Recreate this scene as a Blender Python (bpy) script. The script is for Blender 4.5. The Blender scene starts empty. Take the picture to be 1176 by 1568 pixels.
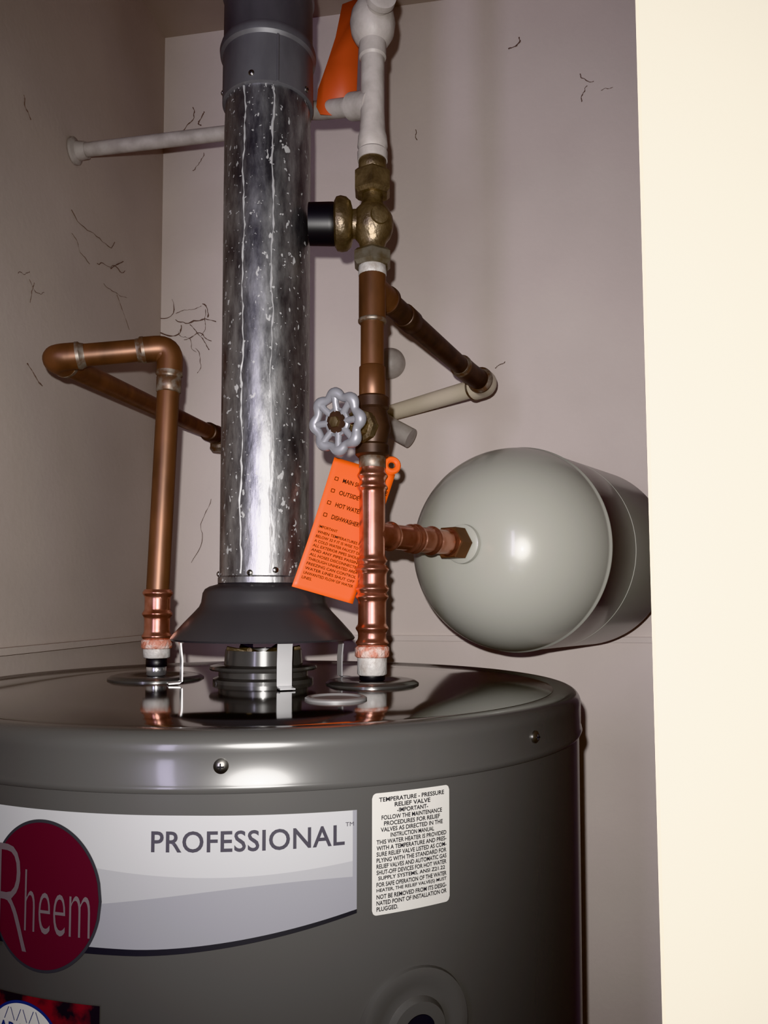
import bpy, bmesh, math, random
from mathutils import Vector, Matrix
random.seed(7)
scene = bpy.context.scene
COL = scene.collection

# ------------------------------------------------------------------ materials
def mat(name, color, rough=0.5, metal=0.0, noise=None, bump=0.0, bscale=60, spec=0.5, coat=0.0):
    """noise=(color2, scale, lo, hi, stretch_xyz)"""
    m = bpy.data.materials.new(name); m.use_nodes = True
    nt = m.node_tree; b = nt.nodes['Principled BSDF']
    b.inputs['Base Color'].default_value = (*color, 1)
    b.inputs['Roughness'].default_value = rough
    b.inputs['Metallic'].default_value = metal
    b.inputs['Specular IOR Level'].default_value = spec
    b.inputs['Coat Weight'].default_value = coat
    b.inputs['Coat Roughness'].default_value = 0.08
    tc = nt.nodes.new('ShaderNodeTexCoord')
    if noise:
        c2, sc, lo, hi, st = noise
        mp = nt.nodes.new('ShaderNodeMapping'); mp.inputs['Scale'].default_value = st
        nt.links.new(tc.outputs['Object'], mp.inputs['Vector'])
        n = nt.nodes.new('ShaderNodeTexNoise'); n.inputs['Scale'].default_value = sc
        n.inputs['Detail'].default_value = 6
        nt.links.new(mp.outputs['Vector'], n.inputs['Vector'])
        r = nt.nodes.new('ShaderNodeValToRGB')
        r.color_ramp.elements[0].position = lo; r.color_ramp.elements[1].position = hi
        r.color_ramp.elements[0].color = (*color, 1); r.color_ramp.elements[1].color = (*c2, 1)
        nt.links.new(n.outputs['Fac'], r.inputs['Fac'])
        nt.links.new(r.outputs['Color'], b.inputs['Base Color'])
    if bump > 0:
        n2 = nt.nodes.new('ShaderNodeTexNoise'); n2.inputs['Scale'].default_value = bscale
        n2.inputs['Detail'].default_value = 4
        nt.links.new(tc.outputs['Object'], n2.inputs['Vector'])
        bp = nt.nodes.new('ShaderNodeBump'); bp.inputs['Strength'].default_value = bump
        bp.inputs['Distance'].default_value = 0.002
        nt.links.new(n2.outputs['Fac'], bp.inputs['Height'])
        nt.links.new(bp.outputs['Normal'], b.inputs['Normal'])
    return m

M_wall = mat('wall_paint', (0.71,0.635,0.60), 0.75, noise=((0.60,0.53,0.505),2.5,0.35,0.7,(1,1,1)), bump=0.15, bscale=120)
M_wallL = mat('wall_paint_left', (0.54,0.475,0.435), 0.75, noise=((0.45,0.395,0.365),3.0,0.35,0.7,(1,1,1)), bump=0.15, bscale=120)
M_ceil = mat('ceiling_paint', (0.44,0.38,0.345), 0.8, noise=((0.37,0.315,0.285),4,0.3,0.7,(1,1,1)))
M_floor = mat('floor_concrete', (0.25,0.23,0.21), 0.8, noise=((0.18,0.17,0.16),8,0.3,0.7,(1,1,1)))
M_door = mat('door_paint_cream', (0.80,0.75,0.62), 0.6, bump=0.05, bscale=200)
M_tank = mat('tank_enamel_grey', (0.052,0.051,0.0495), 0.25, coat=0.3)
M_tanktop = mat('tank_lid_enamel', (0.018,0.0175,0.017), 0.08, coat=0.5)
M_hood = mat('hood_enamel', (0.075,0.074,0.078), 0.32, metal=0.4)
M_leg = mat('leg_bright_steel', (0.72,0.72,0.73), 0.30, 0.7)
M_chrome = mat('bright_steel', (0.75,0.75,0.76), 0.18, 0.9)
M_dark = mat('dark_rubber', (0.008,0.008,0.009), 0.45)
M_black = mat('print_black', (0.006,0.006,0.008), 0.5)
M_cu_new = mat('copper_new', (0.62,0.33,0.26), 0.24, 0.9, noise=((0.42,0.19,0.14),70,0.4,0.7,(1,1,1)))
M_cu_old = mat('copper_aged', (0.19,0.10,0.063), 0.44, 0.6, noise=((0.10,0.06,0.042),45,0.35,0.7,(1,1,0.35)))
M_cu_dark = mat('copper_tarnished', (0.085,0.055,0.043), 0.47, 0.55, noise=((0.05,0.037,0.032),60,0.35,0.65,(1,1,1)))
M_solder = mat('solder_tin', (0.24,0.21,0.18), 0.45, 0.5, noise=((0.14,0.09,0.065),120,0.40,0.6,(1,1,1)))
M_brass = mat('brass_cast', (0.22,0.175,0.12), 0.38, 0.7, noise=((0.12,0.095,0.07),90,0.4,0.65,(1,1,1)), bump=0.3, bscale=300)
M_brassgrey = mat('nut_plated', (0.26,0.24,0.20), 0.4, 0.7, noise=((0.17,0.14,0.10),90,0.4,0.65,(1,1,1)))
M_cpvc = mat('pipe_cpvc_cream', (0.64,0.57,0.46), 0.45)
M_white = mat('pipe_painted_white', (0.42,0.385,0.365), 0.5, noise=((0.33,0.30,0.28),60,0.4,0.7,(1,1,1)), bump=0.2, bscale=150)
M_plastic = mat('nipple_white_plastic', (0.40,0.385,0.37), 0.45, noise=((0.28,0.25,0.23),90,0.45,0.65,(1,1,1)), bump=.5, bscale=200)
M_paste = mat('pipe_dope', (0.50,0.38,0.34), 0.6, noise=((0.42,0.18,0.13),160,0.4,0.55,(1,1,1)), bump=0.8, bscale=400)
M_exp = mat('expansion_tank_enamel', (0.375,0.375,0.335), 0.30, coat=0.25)
M_wheel = mat('handwheel_enamel', (0.25,0.25,0.275), 0.38, 0.25)
M_orange = mat('tag_orange', (0.78,0.13,0.022), 0.5)
M_orange2 = mat('tag_orange_dull', (0.40,0.075,0.028), 0.55)
M_label = mat('label_white', (0.24,0.24,0.247), 0.30)
M_label2 = mat('label_band_light', (0.20,0.20,0.21), 0.30)
M_label3 = mat('label_band_grey', (0.152,0.152,0.167), 0.30)
M_labelw = mat('label_white_paper', (0.32,0.313,0.297), 0.5)
M_silverink = mat('ink_silver', (0.10,0.095,0.115), 0.22, 0.6)
M_red = mat('logo_red', (0.038,0.005,0.009), 0.35)
M_ring = mat('logo_ring', (0.03,0.03,0.033), 0.35)
M_logotext = mat('logo_text', (0.085,0.07,0.075), 0.35)
M_redpic = mat('sticker_red_print', (0.07,0.004,0.006), 0.4, noise=((0.006,0.005,0.006),60,0.4,0.55,(1,1,1)))
M_navy = mat('sticker_navy', (0.015,0.02,0.08), 0.4)
M_screw = mat('screw_steel', (0.35,0.34,0.32), 0.3, 1.0)
M_web = mat('cobweb_dust', (0.17,0.125,0.11), 0.9)
M_grom = mat('grommet_grey', (0.17,0.165,0.165), 0.45)

# galvanised vent metal
def vent_mat():
    m = bpy.data.materials.new('galvanised_steel'); m.use_nodes = True
    nt = m.node_tree; L = nt.links; b = nt.nodes['Principled BSDF']
    tc = nt.nodes.new('ShaderNodeTexCoord')
    mp = nt.nodes.new('ShaderNodeMapping'); mp.inputs['Scale'].default_value = (1,1,0.3)
    L.new(tc.outputs['Object'], mp.inputs['Vector'])
    n = nt.nodes.new('ShaderNodeTexNoise'); n.inputs['Scale'].default_value = 85; n.inputs['Detail'].default_value = 8
    n.inputs['Roughness'].default_value = .65
    L.new(mp.outputs['Vector'], n.inputs['Vector'])
    r = nt.nodes.new('ShaderNodeValToRGB')
    r.color_ramp.elements[0].position = .33; r.color_ramp.elements[1].position = .70
    r.color_ramp.elements[0].color = (.19,.19,.20,1); r.color_ramp.elements[1].color = (.50,.50,.505,1)
    L.new(n.outputs['Fac'], r.inputs['Fac'])
    def specks(scale, lo, rot, st):
        mp2 = nt.nodes.new('ShaderNodeMapping'); mp2.inputs['Scale'].default_value = st
        mp2.inputs['Rotation'].default_value = rot
        L.new(tc.outputs['Object'], mp2.inputs['Vector'])
        v = nt.nodes.new('ShaderNodeTexNoise'); v.inputs['Scale'].default_value = scale; v.inputs['Detail'].default_value = 2
        L.new(mp2.outputs['Vector'], v.inputs['Vector'])
        r2 = nt.nodes.new('ShaderNodeValToRGB')
        r2.color_ramp.elements[0].position = lo; r2.color_ramp.elements[1].position = lo+.02
        r2.color_ramp.elements[0].color = (0,0,0,1); r2.color_ramp.elements[1].color = (1,1,1,1)
        L.new(v.outputs['Fac'], r2.inputs['Fac']); return r2.outputs['Color']
    s1 = specks(150, .675, (.5,.4,0), (1,1,.5)); s2 = specks(240, .675, (0,.5,.6), (1,.6,1.0))
    mxx = nt.nodes.new('ShaderNodeMath'); mxx.operation = 'MAXIMUM'; L.new(s1, mxx.inputs[0]); L.new(s2, mxx.inputs[1])
    mx = nt.nodes.new('ShaderNodeMix'); mx.data_type = 'RGBA'
    L.new(mxx.outputs[0], mx.inputs['Factor'])
    L.new(r.outputs['Color'], mx.inputs['A']); mx.inputs['B'].default_value = (.42,.42,.42,1)
    L.new(mx.outputs['Result'], b.inputs['Base Color'])
    inv = nt.nodes.new('ShaderNodeMath'); inv.operation = 'MULTIPLY_ADD'; inv.inputs[1].default_value = -.7; inv.inputs[2].default_value = .90
    L.new(mxx.outputs[0], inv.inputs[0]); L.new(inv.outputs[0], b.inputs['Metallic'])
    rr = nt.nodes.new('ShaderNodeMapRange'); rr.inputs['To Min'].default_value = .26; rr.inputs['To Max'].default_value = .50
    L.new(n.outputs['Fac'], rr.inputs['Value']); L.new(rr.outputs['Result'], b.inputs['Roughness'])
    n3 = nt.nodes.new('ShaderNodeTexNoise'); n3.inputs['Scale'].default_value = 80; n3.inputs['Detail'].default_value = 6
    L.new(mp.outputs['Vector'], n3.inputs['Vector'])
    bp = nt.nodes.new('ShaderNodeBump'); bp.inputs['Strength'].default_value = .45; bp.inputs['Distance'].default_value = .002
    L.new(n3.outputs['Fac'], bp.inputs['Height']); L.new(bp.outputs['Normal'], b.inputs['Normal'])
    return m
M_vent = vent_mat()
M_vent2 = mat('galvanised_dull', (0.22,0.22,0.232), 0.45, 0.55, noise=((0.16,0.16,0.170),30,0.35,0.7,(1,1,.4)))
M_seam = mat('seam_zinc', (0.50,0.50,0.505), 0.45, 0.4)

# ------------------------------------------------------------------ builders
def empty(name, loc=(0,0,0)):
    e = bpy.data.objects.new(name, None); e.location = loc; COL.objects.link(e); return e

def finish(name, bm, m, parent=None, smooth=True, ang=38):
    bmesh.ops.remove_doubles(bm, verts=bm.verts, dist=1e-6)
    bmesh.ops.recalc_face_normals(bm, faces=bm.faces)
    if smooth:
        for f in bm.faces: f.smooth = True
        for e in bm.edges:
            if len(e.link_faces) == 2 and e.calc_face_angle(0) > math.radians(ang): e.smooth = False
    me = bpy.data.meshes.new(name); bm.to_mesh(me); bm.free()
    ob = bpy.data.objects.new(name, me); COL.objects.link(ob)
    me.materials.append(m)
    if parent is not None:
        ob.parent = parent; ob.matrix_parent_inverse = Matrix.Translation(parent.location).inverted()
    return ob

def lathe(name, prof, origin, axis, m, parent=None, seg=48, cap0=True, cap1=True, smooth=True, ang=38, phase=0):
    """prof: list of (t along axis, radius)"""
    o = Vector(origin); a = Vector(axis).normalized()
    ref = Vector((0,0,1)) if abs(a.z) < .9 else Vector((1,0,0))
    u = a.cross(ref).normalized(); v = a.cross(u)
    bm = bmesh.new(); rings = []
    for t, r in prof:
        c = o + a*t
        if r <= 1e-7: rings.append([bm.verts.new(c)])
        else: rings.append([bm.verts.new(c + (u*math.cos(2*math.pi*i/seg+phase) + v*math.sin(2*math.pi*i/seg+phase))*r) for i in range(seg)])
    for A, B in zip(rings, rings[1:]):
        if len(A) == 1 and len(B) == 1: continue
        for i in range(seg):
            j = (i+1) % seg
            if len(A) == 1: bm.faces.new((A[0], B[i], B[j]))
            elif len(B) == 1: bm.faces.new((A[i], A[j], B[0]))
            else: bm.faces.new((A[i], A[j], B[j], B[i]))
    if cap0 and len(rings[0]) > 1: bm.faces.new(rings[0])
    if cap1 and len(rings[-1]) > 1: bm.faces.new(rings[-1])
    return finish(name, bm, m, parent, smooth, ang)

def fillet(P, rad, n=8):
    P = [Vector(p) for p in P]; out = [P[0]]
    for i in range(1, len(P)-1):
        a = (P[i-1]-P[i]); b = (P[i+1]-P[i])
        d = min(rad, a.length*.49, b.length*.49)
        p0 = P[i] + a.normalized()*d; p2 = P[i] + b.normalized()*d
        for k in range(n+1):
            t = k/n
            out.append(p0*(1-t)**2 + P[i]*2*t*(1-t) + p2*t*t)
    out.append(P[-1]); return out

def tube(name, P, r, m, parent=None, seg=24, closed=False):
    P = [Vector(p) for p in P]; n = len(P)
    R = r if isinstance(r, (list, tuple)) else [r]*n
    T = []
    for i in range(n):
        if closed: t = P[(i+1)%n]-P[(i-1)%n]
        else: t = P[min(i+1,n-1)]-P[max(i-1,0)]
        T.append(t.normalized())
    ref = Vector((0,0,1)) if abs(T[0].z) < .9 else Vector((1,0,0))
    u = T[0].cross(ref).normalized(); bm = bmesh.new(); rings = []
    for i in range(n):
        u = (u - T[i]*u.dot(T[i])).normalized(); v = T[i].cross(u)
        rings.append([bm.verts.new(P[i] + (u*math.cos(2*math.pi*k/seg)+v*math.sin(2*math.pi*k/seg))*R[i]) for k in range(seg)])
    pairs = list(zip(rings, rings[1:]))
    for A, B in pairs:
        for k in range(seg):
            j = (k+1)%seg; bm.faces.new((A[k],A[j],B[j],B[k]))
    if closed:
        A, B = rings[-1], rings[0]
        best = min(range(seg), key=lambda s: (A[0].co-B[s].co).length)
        for k in range(seg):
            j = (k+1)%seg; bm.faces.new((A[k],A[j],B[(j+best)%seg],B[(k+best)%seg]))
    else:
        bm.faces.new(rings[0]); bm.faces.new(rings[-1])
    return finish(name, bm, m, parent)

def sleeve(name, p, q, r, m, parent, seg=32, hexa=False, bev=0.0012):
    p = Vector(p); q = Vector(q); L = (q-p).length
    s = 6 if hexa else seg
    return lathe(name, [(0,r-bev),(bev,r),(L-bev,r),(L,r-bev)], p, q-p, m, parent, seg=s, ang=(20 if hexa else 60))

def press(name, p, q, r, m, parent, beads=(0.06,0.5,0.94), bh=0.0022, bw=0.0032):
    """press-fit coupling with raised beads at given fractions"""
    p = Vector(p); q = Vector(q); L = (q-p).length; prof = []
    N = 90
    for i in range(N+1):
        t = L*i/N; h = 0
        for b in beads:
            d = (t-b*L)/bw
            h = max(h, bh*math.exp(-d*d*1.5))
        prof.append((t, r+h))
    return lathe(name, prof, p, q-p, m, parent, seg=36, ang=50)

def box(name, lo, hi, m, parent=None, bev=0.0):
    bm = bmesh.new(); bmesh.ops.create_cube(bm, size=1)
    for v in bm.verts: v.co = Vector([lo[k] + (v.co[k]+.5)*(hi[k]-lo[k]) for k in range(3)])
    if bev: bmesh.ops.bevel(bm, geom=bm.edges[:], offset=bev, segments=3, affect='EDGES')
    return finish(name, bm, m, parent)

def prism(name, poly, z0, z1, m, parent=None):
    bm = bmesh.new()
    a = [bm.verts.new((x,y,z0)) for x,y in poly]; b = [bm.verts.new((x,y,z1)) for x,y in poly]
    bm.faces.new(a); bm.faces.new(b); n = len(poly)
    for i in range(n): bm.faces.new((a[i],a[(i+1)%n],b[(i+1)%n],b[i]))
    return finish(name, bm, m, parent, smooth=False)

def text_mesh(name, body, mapfn, rect, m, parent, offset=0.0, space=1.0):
    """lay a text out into the rectangle (x0,x1,y0,y1) of a surface and map it with mapfn(x,y)->world"""
    cu = bpy.data.curves.new(name, 'FONT'); cu.body = body; cu.size = 1; cu.offset = offset
    cu.space_character = space; cu.resolution_u = 4
    cu.align_x = 'LEFT'
    o = bpy.data.objects.new(name+'_tmp', cu); COL.objects.link(o)
    bpy.context.view_layer.update()
    me = bpy.data.meshes.new_from_object(o.evaluated_get(bpy.context.evaluated_depsgraph_get()))
    bpy.data.objects.remove(o); me.name = name
    xs = [v.co.x for v in me.vertices]; ys = [v.co.y for v in me.vertices]
    if not xs: return
    ax, bx, ay, by = min(xs), max(xs), min(ys), max(ys)
    x0,x1,y0,y1 = rect
    for v in me.vertices:
        v.co = mapfn(x0+(v.co.x-ax)/(bx-ax)*(x1-x0), y0+(v.co.y-ay)/max(by-ay,1e-6)*(y1-y0))
    me.materials.clear(); me.materials.append(m)
    ob = bpy.data.objects.new(name, me); COL.objects.link(ob); ob.parent = parent
    ob.matrix_parent_inverse = Matrix.Translation(parent.location).inverted()
    return ob

# ------------------------------------------------------------------ room shell
CZ = 2.508
BS = .18                                   # the closet is turned relative to the camera
BL = (-.371,1.28)                         # back-left corner
BR = (.53, 1.28-BS*.901)
FL = (BL[0]-.12*1.0, .28)
FR = (BR[0]-.12*.74, .434)
def wall_poly(p, q, th):
    d = Vector((q[0]-p[0], q[1]-p[1])).normalized(); n = Vector((-d.y, d.x))*th
    return [p, q, (q[0]+n.x,q[1]+n.y), (p[0]+n.x,p[1]+n.y)]
prism('wall_back', wall_poly(BL, BR, .08), 0, CZ, M_wall)
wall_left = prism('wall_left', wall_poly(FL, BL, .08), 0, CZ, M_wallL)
prism('wall_right', wall_poly(BR, FR, .08), 0, CZ, M_wall)
box('floor', (-1.6,-2.2,-.05), (1.6,1.45,0), M_floor)
box('ceiling', (-.75,.26,CZ), (.75,1.45,CZ+.05), M_ceil)
# low ledge trim round the closet
prism('trim_1', [(BL[0]+.001,BL[1]-.001),(BR[0],BR[1]-.001),(BR[0]-.001,BR[1]-.010),(BL[0]+.001,BL[1]-.010)], 1.494, 1.502, M_wall)
prism('trim_2', [(BL[0]+.001,BL[1]-.012),(BL[0]+.010,BL[1]-.012),(FL[0]+.010,FL[1]+.01),(FL[0]+.001,FL[1]+.01)], 1.494, 1.502, M_wallL)

# cream door leaf standing at the right of the opening (leading edge planed back at an angle)
bm = bmesh.new(); bmesh.ops.create_cube(bm, size=1)
for v in bm.verts:
    z = (v.co.z+.5)*2.05
    front = v.co.y < 0
    x = (.1483 - .0086*z if front else .1800 - .0086*z) if v.co.x < 0 else .80
    v.co = Vector((x, .400 if front else .435, z+.004))
bmesh.ops.bevel(bm, geom=bm.edges[:], offset=.003, segments=4, affect='EDGES')
finish('door_1', bm, M_door)

# ------------------------------------------------------------------ water heater
AX, AY = -.1115, .73
TR = .2835; TZ = 1.478
wh = empty('water_heater', (AX,AY,0))
O = (AX,AY,0); UP = (0,0,1)
lathe('jacket', [(0.0,.262),(.0,.272),(.03,.275),(.05,TR-.001),(.9,TR-.001),(1.30,TR-.0005),(1.447,TR-.0005),(1.447,.2)], O, UP, M_tank, wh, seg=192)
lid = [(1.4435,TR-.003),(1.4435,TR+.0012),(1.4455,TR+.0022),(1.4475,TR+.0018),(1.449,TR+.0010),(1.466,TR+.0012)]
for k in range(0,9):
    a = k/8*math.pi/2
    lid.append((1.468+.010*math.sin(a), TR+.0012-.010+.010*math.cos(a)))
lid += [(1.4782,.268),(1.4768,.262),(1.4762,.255),(1.4768,.20),(1.4775,.12),(1.478,.05),(1.478,0)]
lathe('lid', lid, O, UP, M_tank, wh, seg=192, cap0=False)
lathe('lid_top_panel', [(1.4770,.262),(1.4776,.258),(1.4780,.20),(1.4784,.10),(1.4785,0)], O, UP, M_tanktop, wh, seg=160, cap0=False)

def cyl(theta_s, z, off=.0004):
    """arc length s (m, from the -Y direction of the tank axis) and height -> world"""
    R = TR+off; a = theta_s/.284
    return Vector((AX+R*math.sin(a), AY-R*math.cos(a), z))
D2S = math.radians(1)*.284
def decal(name, s0, s1, top, bot, m, off, n=60):
    bm = bmesh.new(); rows = 6; g = []
    for i in range(n+1):
        s = s0+(s1-s0)*i/n; zt = top(s) if callable(top) else top; zb = bot(s) if callable(bot) else bot
        g.append([bm.verts.new(cyl(s, zb+(zt-zb)*k/rows, off)) for k in range(rows+1)])
    for i in range(n):
        for k in range(rows):
            try: bm.faces.new((g[i][k],g[i+1][k],g[i+1][k+1],g[i][k+1]))
            except Exception: pass
    bmesh.ops.dissolve_degenerate(bm, edges=bm.edges, dist=1e-7)
    return finish(name, bm, m, wh)
def ell(name, sc, zc, rx, rz, m, off):
    f = lambda s: math.sqrt(max(0, 1-((s-sc)/rx)**2))*rz
    return decal(name, sc-rx, sc+rx, lambda s: zc+f(s)+1e-5, lambda s: zc-f(s)-1e-5, m, off, 72)

S0 = -52*D2S; S1 = 19.7*D2S
ztop = lambda s: 1.4315 - .0012*max(0, s)/.1
zb = lambda s: 1.3575 + .0165*max(0,(s+.03)/(S1+.03))**1.6
decal('brand_label', S0, S1, ztop, zb, M_label, .0003)
w1 = lambda s: 1.404 - .007*math.cos((s-.02)*16)
w2 = lambda s: 1.384 + .009*math.sin((s+.03)*15)
decal('brand_label_band', S0, S1, w1, zb, M_label2, .0004)
decal('brand_label_band_low', S0, S1, w2, zb, M_label3, .0005)
decal('brand_label_stripe', S0, S1, zb, lambda s: zb(s)-.0022-.0010*(S1-s)/.1, M_black, .0005)
decal('brand_label_edge', S1-.0025, S1, ztop, zb, M_label3, .0006, 4)
def on(off): return lambda x, y: cyl(x, y, off)
text_mesh('label_lettering', 'PROFESSIONAL', on(.0009), (-3.8*D2S, 18.2*D2S, 1.4112, 1.4230), M_silverink, wh, offset=.014, space=1.05)
text_mesh('label_trademark', 'TM', on(.0009), (18.3*D2S, 19.3*D2S, 1.4217, 1.4240), M_silverink, wh)
LC = -17.3*D2S
ell('logo_ring', LC, 1.3830, .0385, .0430, M_ring, .0008)
ell('logo_disc', LC, 1.3830, .0368, .0412, M_red, .0011)
text_mesh('logo_initial', 'R', on(.0016), (LC-.0325, LC-.0095, 1.3505, 1.4100), M_logotext, wh, offset=-.022)
text_mesh('logo_letters', 'heem', on(.0016), (LC-.0115, LC+.0320, 1.362, 1.397), M_logotext, wh, offset=-.012)
# relief valve notice
a0, a1 = 21.6*D2S, 32.3*D2S
def rrect(name, s0, s1, z0, z1, r, m, off):
    def ext(s):
        d = min(s-s0, s1-s)
        return r-math.sqrt(max(0, r*r-(r-min(d,r))**2))
    return decal(name, s0, s1, lambda s: z1-ext(s), lambda s: z0+ext(s), m, off, 80)
rrect('relief_notice', a0, a1, 1.3685, 1.4388, .003, M_labelw, .0004)
lines = ["TEMPERATURE - PRESSURE","RELIEF VALVE","-IMPORTANT-","FOLLOW THE MAINTENANCE","PROCEDURES FOR RELIEF","VALVES AS DIRECTED IN THE","INSTRUCTION MANUAL",
"THIS WATER HEATER IS PROVIDED","WITH A TEMPERATURE AND PRES-","SURE RELIEF VALVE LISTED AS COM-","PLYING WITH THE STANDARD FOR","RELIEF VALVES AND AUTOMATIC GAS","SHUT-OFF DEVICES FOR HOT WATER",
"SUPPLY SYSTEMS, ANSI Z21.22","FOR SAFE OPERATION OF THE WATER","HEATER, THE RELIEF VALVE(S) MUST","NOT BE REMOVED FROM ITS DESIG-","NATED POINT OF INSTALLATION OR","PLUGGED."]
w = a1-a0; zz = 1.4366; step = (1.4366-1.3702)/len(lines)
for i, ln in enumerate(lines):
    frac = {0:.84,1:.46,2:.4,3:.78,4:.72,5:.80,6:.56,13:.86,18:.26}.get(i, .90)
    mid = (a0+a1)/2
    x0 = mid-w*frac/2; x1 = mid+w*frac/2
    if i == 18: x0 = a0+w*.05; x1 = x0+w*.26
    text_mesh('relief_notice_text', ln, on(.0008), (x0, x1, zz-step*.84, zz-step*.10), M_black, wh, offset=.02)
    zz -= step
# contractor sticker, lower left
decal('contractor_sticker', -30*D2S, -9.6*D2S, 1.3256, 1.255, M_redpic, .0004)
ell('sticker_oval_rim', -19.7*D2S, 1.300, .0255, .0225, M_navy, .0007)
ell('sticker_oval', -19.7*D2S, 1.300, .0240, .0210, M_labelw, .0010)
text_mesh('sticker_mountain', '/\\/\\/\\', on(.0014), (-19.7*D2S-.013,-19.7*D2S+.013,1.311,1.318), M_navy, wh, offset=-.02)
text_mesh('sticker_text', 'PARADISE', on(.0014), (-19.7*D2S-.021,-19.7*D2S+.021,1.3025,1.3098), M_navy, wh, offset=.012)
# screws
def screw(name, p, n, r, parent):
    p = Vector(p); n = Vector(n).normalized()
    lathe(name, [(0,r*1.15),(r*.35,r*1.1),(r*.6,r*.75),(r*.75,r*.3),(r*.75,0)], p, n, M_screw, parent, seg=24)
    u = n.cross(Vector((0,0,1))).normalized(); v = n.cross(u)
    for q in (u,v):
        tube(name+'_slot', [p+n*r*.78-q*r*.5, p+n*r*.78+q*r*.5], r*.12, M_black, parent, seg=6)
for k, th in enumerate((4, 49, -41)):
    a = math.radians(th); n = Vector((math.sin(a), -math.cos(a), 0))
    screw('lid_screw_%d'%(k+1), Vector((AX,AY,1.459))+n*(TR+.001), n, .0038, wh)
# relief valve boss on the jacket
a = math.atan2(.0187-AX, AY-.478); n = Vector((math.sin(a), -math.cos(a), 0))
pb = Vector((AX,AY,1.298))+n*(TR-.002)
lathe('valve_boss', [(0,.037),(.0035,.036),(.0042,.031),(.0025,.026),(.003,.020),(.007,.018),(.007,.011)], pb, n, M_tank, wh, cap1=False)
lathe('valve_boss_hole', [(.0015,.0125),(.0030,.0125)], pb, n, M_black, wh)
# discs around nipples, flue collar, grommet
LN = (-.2195,.76); RN = (-.0107,.71)
for nm, c, r in (('nipple_disc_1', LN, .045), ('nipple_disc_2', RN, .042)):
    lathe(nm, [(0,r),(.0015,r),(.0035,r-.003),(.0042,r-.006),(.0042,r-.020),(.0028,r-.024),(.0028,0)], (c[0],c[1],TZ), UP, M_tank, wh)
lathe('flue_collar', [(0,.046),(.004,.046),(.006,.041),(.011,.041),(.012,.0485),(.0135,.0495),(.0155,.0485),(.017,.043),(.017,.036),(.030,.035),(.030,.033),(0.002,.033)], (AX,AY,TZ), UP, M_tank, wh, cap0=False, cap1=True)
for k in range(3):
    aa = k*math.pi/3+.3
    c, s = math.cos(aa)*.034, math.sin(aa)*.034
    tube('flue_baffle_%d'%(k+1), [(AX-c,AY-s,TZ+.031),(AX,AY,TZ+.024),(AX+c,AY+s,TZ+.031)], .0025, M_brass, wh, seg=8)
gp = (-.0363,.596,TZ-.0005)
lathe('port_cap', [(0,.0235),(.002,.0235),(.0032,.0215),(.0030,.0195),(.0015,.018),(.0015,0)], gp, UP, M_grom, wh)

# ------------------------------------------------------------------ draft hood
dh = empty('draft_hood', (AX,AY,TZ))
Hp = [(1.5175,.0800),(1.5172,.0835),(1.5188,.0845),(1.523,.0815),(1.533,.0725),(1.543,.0630),(1.5475,.0590),(1.5515,.0572),(1.560,.0560),(1.5635,.0540),(1.5660,.0500),(1.5680,.0430),(1.5695,.0415),(1.572,.0415),(1.572,.038),(1.560,.038),(1.545,.056),(1.5205,.079)]
lathe('hood_shell', [(z-TZ,r) for z,r in Hp]+[(Hp[0][0]-TZ,Hp[0][1])], (AX,AY,TZ), UP, M_hood, dh, seg=96, cap0=False, cap1=False)
for k in range(4):
    a = math.radians(22+90*k); n = Vector((math.sin(a), -math.cos(a), 0)); t = Vector((math.cos(a), math.sin(a), 0))
    bm = bmesh.new(); c = Vector((AX,AY,0))
    path = [(.0785,1.5225),(.0765,1.515),(.0750,1.500),(.0750,1.4815),(.0765,1.4797),(.086,1.4792)]
    A = []
    for r, z in path:
        for w_, o_ in ((-.0065,0),(.0065,0),(.0065,.0012),(-.0065,.0012)):
            p = c + n*(r-(o_ if z > 1.4799 else 0)) + t*w_; p.z = z + (0 if z > 1.4799 else o_)
            A.append(bm.verts.new(p))
    for i in range(len(path)-1):
        for j in range(4):
            bm.faces.new((A[i*4+j],A[i*4+(j+1)%4],A[i*4+4+(j+1)%4],A[i*4+4+j]))
    bm.faces.new(A[:4]); bm.faces.new(A[-4:])
    finish('leg_%d'%(k+1), bm, M_leg, dh)

# ------------------------------------------------------------------ vent pipe
vp = empty('vent_pipe', (AX,AY,1.5725))
VR = .0410
lathe('vent_lower_section', [(1.5690,VR+.0015),(1.574,VR+.0015),(1.5755,VR),(2.00,VR),(2.03,VR-.001)], O, UP, M_vent, vp, seg=96)
lathe('vent_upper_section', [(2.024,VR+.0004),(2.025,VR+.0022),(2.070,VR+.0020),(2.0725,VR+.0045),(2.077,VR+.0050),(2.081,VR+.0038),(2.084,VR+.0015),(2.13,VR+.0012),(2.132,VR+.003),(2.136,VR+.003),(2.138,VR+.0015),(CZ-.001,VR+.0015)], O, UP, M_vent2, vp, seg=96)
for k, (deg, r_) in enumerate(((24,.0009),(-14,.0008))):
    a = math.radians(deg-8.7)
    pts = []
    for i in range(90):
        z = 1.577+(2.023-1.577)*i/89
        aa = a+.02*math.sin(i*.31+k)+.012*math.sin(i*.83)+.012*random.uniform(-1,1)
        pts.append((AX+(VR-.0002)*math.sin(aa), AY-(VR-.0002)*math.cos(aa), z))
    tube('vent_seam_%d'%(k+1), pts, [r_*random.uniform(.3,1.5) for _ in pts], M_seam, vp, seg=8)
a = math.radians(20); tube('vent_upper_seam', [(AX+(VR+.0022)*math.sin(a),AY-(VR+.0022)*math.cos(a),z) for z in (2.026,2.07)], .0012, M_vent2, vp, seg=8)
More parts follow.
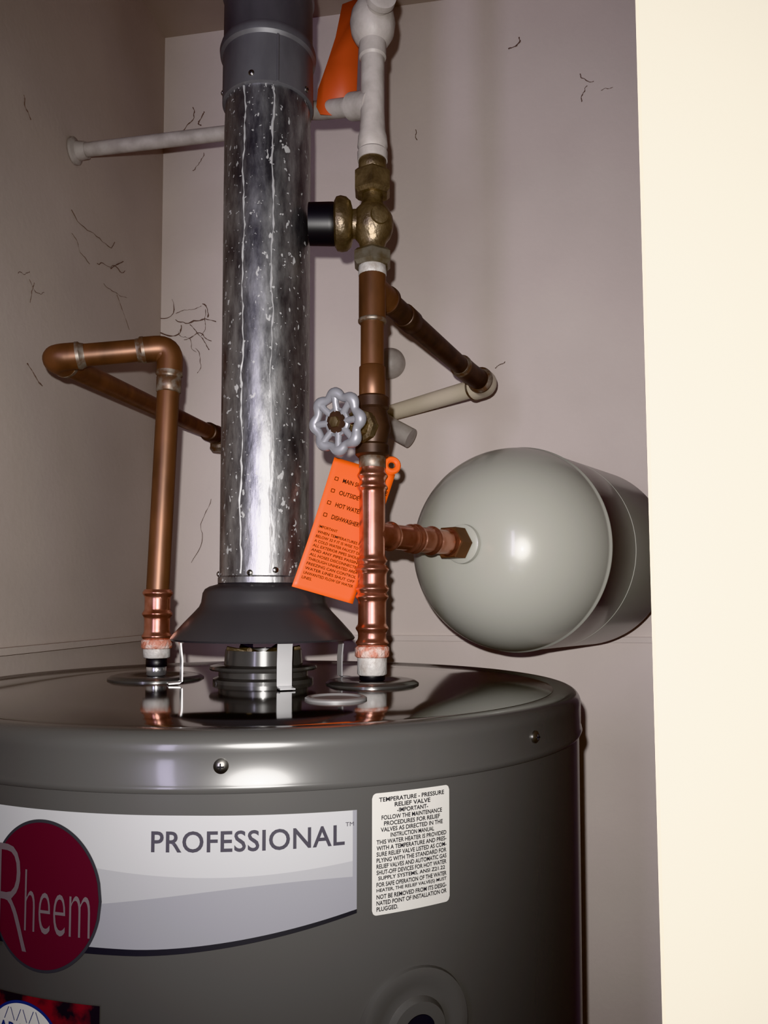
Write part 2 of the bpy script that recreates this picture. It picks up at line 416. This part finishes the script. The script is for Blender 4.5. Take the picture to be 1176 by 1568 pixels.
for k, (deg, z) in enumerate(((-80,1.5775),(-9,1.5775),(22,1.580),(72,1.5775),(-12,2.032),(-88,2.04),(64,2.032))):
    a = math.radians(deg); n = Vector((math.sin(a),-math.cos(a),0))
    screw('vent_screw_%d'%(k+1), Vector((AX,AY,z))+n*(VR+(.0005 if z<2 else .0020)), n, .0024, vp)

# ------------------------------------------------------------------ hot-water pipe, left
hp = empty('hot_water_pipe', (LN[0],LN[1],TZ+.0045))
LX, LY = LN
sleeve('nipple_steel', (LX,LY,TZ+.003), (LX,LY,1.492), .0095, M_chrome, hp)
sleeve('nipple_collar', (LX,LY,1.489), (LX,LY,1.498), .0100, M_dark, hp)
sleeve('nipple_liner', (LX,LY,1.498), (LX,LY,1.510), .0128, M_plastic, hp)
sleeve('thread_paste', (LX,LY,1.507), (LX,LY,1.516), .0146, M_paste, hp)
press('press_adapter', (LX,LY,1.515), (LX+.0003,LY,1.5640), .0122, M_cu_new, hp, beads=(.08,.52,.93))
top = Vector((-.2115,.765,1.804)); el = Vector((-.3195,.742,1.786)); wl = Vector((-.255,1.255,1.815))
tube('riser', fillet([(LX,LY,1.560), top, el, wl], .024), .0108, M_cu_old, hp)
def elbow(name, a, c, b, reach, r, m, parent):
    a = Vector(a); c = Vector(c); b = Vector(b)
    p = c+(a-c).normalized()*reach; q = c+(b-c).normalized()*reach
    tube(name, fillet([p,c,q], reach*.8), r, m, parent)
    for k, (s, d) in enumerate(((p,(a-c).normalized()),(q,(b-c).normalized()))):
        lathe(name+'_lip_%d'%(k+1), [(-.003,r-.0003),(-.003,r+.0005),(0,r+.0005),(.0015,r-.0008),(.005,.0112)], s, d, M_solder, parent, seg=28)
base = Vector((LX,LY,1.56))
elbow('elbow_1', base, top, el, .028, .0125, M_cu_old, hp)
elbow('elbow_2', top, el, wl, .026, .0128, M_cu_old, hp)
d = (wl-el).normalized()
sleeve('solder_joint', top+(base-top).normalized()*.046, top+(base-top).normalized()*.030, .0120, M_solder, hp)
sleeve('wall_coupling', wl-d*.085, wl-d*.045, .0140, M_cu_dark, hp)
elbow('wall_elbow', wl-d*.1, wl-d*.032, wl-d*.032+Vector((0,0,-.1)), .02, .0145, M_solder, hp)

# ------------------------------------------------------------------ cold-water riser
cp = empty('cold_water_pipe', (RN[0],RN[1],TZ+.0045))
RX, RY = RN
def R(z): return (RX, RY, z)
sleeve('nipple_steel', R(TZ+.003), R(1.492), .0115, M_dark, cp)
sleeve('nipple_liner', R(1.486), R(1.505), .0134, M_plastic, cp)
sleeve('thread_paste', R(1.502), R(1.512), .0156, M_paste, cp)
press('press_adapter', R(1.511), R(1.5600), .0128, M_cu_new, cp, beads=(.08,.35,.93))
press('press_coupling', R(1.5600), R(1.5850), .0132, M_cu_new, cp, beads=(.15,.85))
press('press_tee', R(1.5850), R(1.6740), .0118, M_cu_new, cp, beads=(.05,.80,.92))
tz = 1.613
axd = Vector((.616,.788,0)); C1 = Vector((.149,.907,tz)); apex = C1-axd*.105
s = Vector((RX,RY,tz)); bd = (apex-s).normalized(); bl = (apex-s).length
press('tee_branch', s, s+bd*.060, .0118, M_cu_new, cp, beads=(.42,.93))
press('branch_adapter', s+bd*.056, s+bd*(bl-.022), .0125, M_cu_new, cp, beads=(.10,.48,.90))
sleeve('branch_hex', s+bd*(bl-.030), s+bd*(bl-.010), .0180, M_cu_old, cp, hexa=True)
tube('riser_pipe', [R(1.665), R(1.845)], .0108, M_cu_old, cp)
sleeve('solder_ring_1', R(1.673), R(1.686), .0122, M_solder, cp)
sleeve('pipe_sleeve', R(1.735), R(1.768), .0122, M_cu_old, cp)
sleeve('solder_ring_2', R(1.808), R(1.8125), .0132, M_solder, cp)
tt = Vector(R(1.842)); e2 = Vector((.104,.97,1.842)); e3 = Vector((.1366,1.03,1.842))
tube('top_tee', [R(1.812),R(1.853)], .0126, M_cu_old, cp)
bdir = (e2-tt).normalized()
tube('top_tee_branch', [tt, tt+bdir*.034], .0126, M_cu_old, cp)
lathe('top_tee_lip', [(0,.0126),(0,.0138),(.004,.0138),(.006,.0112)], tt+bdir*.032, bdir, M_cu_dark, cp)
tube('return_pipe', [tt, e2], .0108, M_cu_dark, cp)
sleeve('return_sleeve', tt+bdir*.075, tt+bdir*.10, .0122, M_cu_dark, cp)
elbow('return_elbow', tt, e2+bdir*.01, e3, .034, .0132, M_cu_dark, cp)
c0 = e3; c1 = Vector((.012,1.185,1.842))
elbow('cpvc_elbow', e2, e3, c1, .024, .0165, M_cpvc, cp)
tube('cpvc_pipe', [c0+(c1-c0).normalized()*.02, c1, c1+Vector((-.06,.03,0))], .0122, M_cpvc, cp)
# wall fittings behind the riser
lathe('wall_boss', [(0,.024),(.006,.024),(.018,.020),(.026,.012),(.029,0)], (.010,1.209,1.925), (-BS,-1,0), M_white, cp)
tube('wall_stub', fillet([(.000,1.208,1.84),(.000,1.165,1.82),(.040,1.15,1.795)], .03), .0150, M_white, cp)

# gate valve
gv = empty('gate_valve', R(1.711))
lathe('valve_body', [(1.684,.0135),(1.686,.0155),(1.694,.0155),(1.696,.0135),(1.702,.0150),(1.711,.0170),(1.720,.0150),(1.727,.0135),(1.729,.0155),(1.738,.0155),(1.740,.0130)], (RX,RY,0), UP, M_cu_dark, gv)
wc = Vector((-.0395,.655,1.7035)); bc = Vector(R(1.711)); sd = (wc-bc).normalized(); sl = (wc-bc).length
lathe('bonnet', [(0,.013),(.018,.0125),(.0185,.0150),(.026,.0150),(.0265,.011),(.034,.010),(.036,.008),(.044,.007)], bc, sd, M_brass, gv, seg=8, ang=25)
lathe('stem', [(.03,.0035),(sl+.004,.0035)], bc, sd, M_brass, gv, seg=16)
def wheel(center, axis, R0, parent):
    ax = Vector(axis).normalized(); u = ax.cross(Vector((0,0,1))).normalized(); v = ax.cross(u)
    N = 160; pts = []; rad = []
    for i in range(N):
        a = 2*math.pi*i/N
        r = R0*(.85 + .055*math.cos(8*a)); pts.append(center+(u*math.cos(a)+v*math.sin(a))*r)
        rad.append(R0*(.165+.030*math.cos(8*a)))
    tube('wheel_rim', pts, rad, M_wheel, parent, seg=14, closed=True)
    for k in range(8):
        a = 2*math.pi*(k)/8
        dvec = u*math.cos(a)+v*math.sin(a)
        tube('wheel_spoke_%d'%(k+1), [center+dvec*R0*.34-ax*.001, center+dvec*R0*.62+ax*.0005, center+dvec*R0*.90], [R0*.13,R0*.11,R0*.17], M_wheel, parent, seg=10)
    lathe('wheel_hub', [(-.004,R0*.38),(-.002,R0*.46),(.001,R0*.46),(.002,R0*.40),(.0005,R0*.36),(.0005,R0*.30),(.0015,R0*.28)], center, ax, M_wheel, parent)
    lathe('wheel_washer', [(.0012,R0*.35),(.0022,R0*.35),(.0024,R0*.15)], center, ax, M_cu_dark, parent)
    lathe('wheel_nut', [(.002,R0*.18),(.0055,R0*.18),(.006,R0*.12)], center, ax, M_brass, parent, seg=6, ang=20)
wheel(wc, sd+Vector((-.25,-.2,-.05)), .0265, gv)

# brass mixing valve above the tee
mv = empty('brass_union_valve', R(1.90))
sleeve('white_bushing', R(1.852), R(1.863), .0130, M_plastic, mv)
sleeve('union_nut_lower', R(1.861), R(1.876), .0190, M_brassgrey, mv, hexa=True, bev=.003)
lathe('valve_body', [(1.874,.013),(1.880,.0115),(1.885,.0130),(1.890,.0168),(1.896,.0190),(1.902,.0196),(1.908,.0188),(1.914,.0160),(1.919,.0115),(1.924,.0095),(1.930,.0095)], (RX,RY,0), UP, M_brass, mv)
sleeve('union_nut_upper', R(1.929), R(1.9515), .0185, M_brass, mv, hexa=True, bev=.003)
sleeve('union_neck', R(1.950), R(1.966), .0130, M_brass, mv)
lathe('side_port', [(0,.014),(.018,.013),(.020,.020),(.024,.0235),(.029,.0245),(.033,.0235),(.035,.020)], R(1.902), (-1,0,0), M_brass, mv)
lathe('side_knob', [(.034,.0180),(.036,.0192),(.040,.0192),(.0585,.0188)], R(1.902), (-1,0,0), M_dark, mv)
lathe('front_plug', [(.012,.009),(.0205,.008),(.021,.006),(.021,0)], R(1.902), (.35,-.93,0), M_brass, mv)

# ------------------------------------------------------------------ white painted supply line above
sp = empty('painted_supply_pipe', R(2.0))
lathe('supply_riser', [(1.962,.0140),(1.970,.0142),(1.972,.0125),(1.976,.0142),(1.985,.0135),(1.990,.0122),(2.008,.0112),(2.06,.0112),(2.062,.0128),(2.075,.0128),(2.078,.016),(2.085,.0200),(2.095,.0215),(2.105,.020),(2.112,.016),(2.118,.0135),(2.14,.0125),(2.15,.0112),(CZ-.001,.0112)], (RX,RY,0), UP, M_white, sp)
lathe('valve_knob', [(0,.010),(.024,.010),(.026,.014),(.032,.014),(.034,.008)], R(2.096), (.25,-.9,.1), M_white, sp)
lathe('lever', [(0,.006),(.03,.005),(.05,.007),(.052,0)], R(2.105), (-.45,-.15,.75), M_white, sp)
b0 = Vector(R(2.017)); b1 = Vector((-.075,.775,2.052))
tube('supply_branch', fillet([b0, b1, (-.085,.84,2.10), (-.10,.935,2.14), (-.4030,.993,2.14)], .03), .0088, M_white, sp)
tube('branch_socket', [b0, b0+(b1-b0).normalized()*.030], .0125, M_white, sp)
lathe('wall_flange', [(0,.017),(.003,.017),(.006,.012),(.018,.0105)], (-.4045,.993,2.14), (1,-.12,0), M_white, sp)

# ------------------------------------------------------------------ expansion tank
et = empty('expansion_tank', C1)
ER = .1175; BLN = .19; prof = []
for k in range(0,33):
    r_ = math.sin(k/32*math.pi/2)
    prof.append((-.105*(1-r_**2.5)**.55 if r_ < 1 else 0, ER*r_))
prof += [(.0012,ER+.0015),(.004,ER+.0015),(.0055,ER+.0002),(.075,ER),(.0752,ER-.0012),(.0768,ER-.0012),(.077,ER),(BLN,ER)]
for k in range(1,17):
    a = k/16*math.pi/2
    prof.append((BLN+.045*math.sin(a), ER*math.cos(a)))
prof[0] = (-.105,0); prof[-1] = (BLN+.045,0)
lathe('shell', prof, C1, axd, M_exp, et, seg=128, ang=60)
lathe('port_boss', [(0,.021),(.004,.0205),(.006,.016)], apex-axd*.0015, -axd, M_exp, et)
sleeve('port_nut', apex-axd*.012, apex+axd*.001, .0150, M_chrome, et, hexa=True)

# ------------------------------------------------------------------ orange tags
tg = empty('warning_tag', (-.02,.72,1.68))
TL = Vector((-.0457,.715,1.6849)); TRr = Vector((.0105,.735,1.6719)); BLc = Vector((-.0805,.684,1.5653)); BRc = Vector((-.0285,.712,1.55))
def tagmap(x, y, off=0.0):     # x,y in 0..1, y up
    p = (BLc*(1-x)+BRc*x)*(1-y)+(TL*(1-x)+TRr*x)*y
    nrm = (BRc-BLc).cross(TL-BLc).normalized()
    if nrm.y > 0: nrm = -nrm
    return p + nrm*(off + .0025*math.sin(math.pi*y)*(1-x))
def sheet(name, fn, nx, ny, m, parent, th=.0005):
    bm = bmesh.new(); g = [[bm.verts.new(fn(i/nx,j/ny)) for j in range(ny+1)] for i in range(nx+1)]
    for i in range(nx):
        for j in range(ny): bm.faces.new((g[i][j],g[i+1][j],g[i+1][j+1],g[i][j+1]))
    ob = finish(name, bm, m, parent)
    md = ob.modifiers.new('thick','SOLIDIFY'); md.thickness = th; md.offset = 0
    return ob
def tagfn(x, y):
    return tagmap(x, y)
sheet('tag_card', tagfn, 12, 24, M_orange, tg)
Ux = (TRr-TL).normalized(); Uy = (TL-BLc).normalized(); tc_ = TRr - Ux*.006 + Uy*.008
tube('tag_tab', [tc_+(Ux*math.cos(a)+Uy*math.sin(a))*.0062 for a in [2*math.pi*i/24 for i in range(24)]], .0030, M_orange, tg, seg=8, closed=True)
tl = [(.10,.84,'MAIN SHUTOFF VALVE'),(.10,.745,'OUTSIDE FAUCET'),(.10,.65,'HOT WATER HEATER'),(.10,.555,'DISHWASHER')]
tm = lambda x, y: tagmap(x, y, .0010)
for i, (x0, y, body) in enumerate(tl):
    ww = .046*len(body)
    text_mesh('tag_text', body, tm, (x0+.13, x0+.13+min(ww,.74), y-.017, y+.017), M_black, tg, offset=.015)
    for (ax0,ay0,ax1,ay1) in ((x0,y-.012,x0+.05,y-.012),(x0,y+.012,x0+.05,y+.012),(x0,y-.012,x0,y+.012),(x0+.05,y-.012,x0+.05,y+.012)):
        tube('tick_box', [tm(ax0,ay0), tm(ax1,ay1)], .0003, M_black, tg, seg=6)
small = ["IMPORTANT","WHEN TEMPERATURES FALL","BELOW 32 F IT IS WISE TO LET","A COLD WATER FAUCET DRIP","ALL EXTERIOR PIPES SHOULD","AND ANY PIPES PASSING","ALL HOSES DISCONNECTED","THROUGH UNHEATED AREA","FREEZING CAN CONTROL","WATER LINES SHUT OFF","UNWANTED FLOW OF WATER","LINES."]
y = .475
for i, ln in enumerate(small):
    fr = .30 if i == 0 else (.16 if i == len(small)-1 else .82)
    text_mesh('tag_small_text', ln, tm, (.09, .09+fr, y-.022, y-.002), M_black, tg, offset=.012)
    y -= .040 if i == 0 else .034
tg2 = empty('shutoff_tag', (-.03,.745,2.1))
poly = [(-.0415,2.140),(-.0180,2.150),(-.0250,2.100),(-.0260,2.075),(-.0272,2.035),(-.033,2.026),(-.050,2.023),(-.0625,2.024),(-.0665,2.032),(-.065,2.050),(-.056,2.078),(-.048,2.105)]
bm = bmesh.new(); vs = [bm.verts.new((x,.745+(z-2.02)*.04,z+.006)) for x,z in poly]; bm.faces.new(vs)
o = finish('tag_card', bm, M_orange2, tg2); md = o.modifiers.new('t','SOLIDIFY'); md.thickness = .0006
tube('tag_wire', [(-.03,.748,2.150),(-.02,.735,2.165),(-.0107,.7225,2.160)], .0008, M_orange2, tg2, seg=6)

# ------------------------------------------------------------------ cobwebs on the walls
def squig(p, d, perp, L, n=16):
    pts = []; p = Vector(p); d = Vector(d).normalized()
    for i in range(n):
        pts.append(p.copy())
        d = (d + Vector(perp)*random.uniform(-.7,.7)).normalized(); p = p + d*(L/n)
    return pts
wb = empty('cobweb', (-.3,1.25,2.0))
bx_ = Vector((1,-BS,0)).normalized(); lx_ = Vector((-.12,-1,0)).normalized()
def onback(X, z): return Vector((X, 1.28-BS*(X+.371)-.0010, z))
def onleft(Y, z): return Vector((-.371-.12*(1.28-Y)+.0010, Y, z))
Z = Vector((0,0,1)); k = 0
def webr(scale=1.0, n=16):
    b_ = random.choice((.0004,.0006,.0009))*scale
    return [b_*random.uniform(.4,1.5) for _ in range(n)]
for (X, z, dx, dz, L) in ((-.352,2.055,.6,-.8,.10),(-.345,2.02,.9,-.3,.08),(-.335,2.01,.1,-1,.07),(-.33,1.985,.9,-.2,.06),(-.30,1.99,.3,.9,.05),(-.345,2.03,.8,.5,.05),(-.32,2.01,.8,-.6,.06),(-.29,2.02,.4,.9,.03),
    (-.31,1.97,.7,-.7,.05),(-.34,2.00,.5,-.8,.06),(-.32,2.38,.5,-.9,.05),(-.30,2.37,-.5,-.7,.03),(-.30,2.30,-.2,-1,.04),
    (.30,2.36,.8,-.5,.03),(.31,2.34,-.4,-.8,.03),(.33,2.33,.7,.2,.02),(.21,2.43,.4,-.9,.03),(-.28,1.72,.05,-1,.12),(.05,2.3,.4,-.8,.02),(.16,1.90,.3,.9,.02),(.17,1.91,.8,.5,.02)):
    tube('web_strand_%d'%k, squig(onback(X,z), bx_*dx+Z*dz, bx_*.7+Z*.7 if k%2 else bx_*.8-Z*.5, L), webr(), M_web, wb, seg=5); k += 1
for (Y, z, dy, dz, L) in ((.99,2.06,.8,-.5,.14),(1.08,2.0,.9,-.3,.08),(1.06,2.02,.9,.1,.10),(1.04,2.01,-.9,.4,.06),(1.12,2.0,.8,-.6,.06),(1.10,2.03,.6,.6,.05),(.90,1.93,.7,-.5,.04),(.91,1.93,.2,-.9,.03),(.90,1.94,-.5,-.6,.03),(.88,2.14,.8,-.6,.03),(.90,1.83,.8,-.4,.04)):
    tube('web_strand_%d'%k, squig(onleft(Y,z), -lx_*dy+Z*dz, lx_*.7+Z*.7 if k%2 else lx_*.8-Z*.5, L), webr(.7), M_web, wall_left, seg=5); k += 1

# ------------------------------------------------------------------ lights
def light(name, typ, loc, energy, color, **kw):
    l = bpy.data.lights.new(name, typ); l.energy = energy; l.color = color
    for a_, b_ in kw.items(): setattr(l, a_, b_)
    o = bpy.data.objects.new(name, l); o.location = loc; COL.objects.link(o); return o
fl = light('phone_flash', 'SPOT', (-.012,-.005,1.575), 31.0, (1.0,.965,.93), shadow_soft_size=.004, spot_size=math.radians(116), spot_blend=1.0)
fl.rotation_euler = (Vector((.04,1.0,1.65))-Vector(fl.location)).to_track_quat('-Z','Y').to_euler()
hl = light('hallway_light', 'AREA', (-.80,-1.45,1.75), 9.0, (.80,.74,1.0), shape='RECTANGLE', size=.18, size_y=1.0)
hl.rotation_euler = (Vector((-.1,.7,1.6))-Vector(hl.location)).to_track_quat('-Z','Y').to_euler()
wd = bpy.data.worlds.new('dim_room'); scene.world = wd; wd.use_nodes = True
wd.node_tree.nodes['Background'].inputs['Color'].default_value = (.88,.84,.82,1)
wd.node_tree.nodes['Background'].inputs['Strength'].default_value = .08

# ------------------------------------------------------------------ camera
cam = bpy.data.cameras.new('camera'); co = bpy.data.objects.new('camera', cam); COL.objects.link(co)
cam.sensor_fit = 'VERTICAL'; cam.sensor_height = 36; cam.sensor_width = 27; cam.lens = 1200/1568*36
cam.shift_y = .0497; cam.clip_start = .01
co.location = (0,0,1.55); co.rotation_euler = (math.radians(93),0,0)
scene.camera = co
scene.view_settings.view_transform = 'Khronos PBR Neutral'
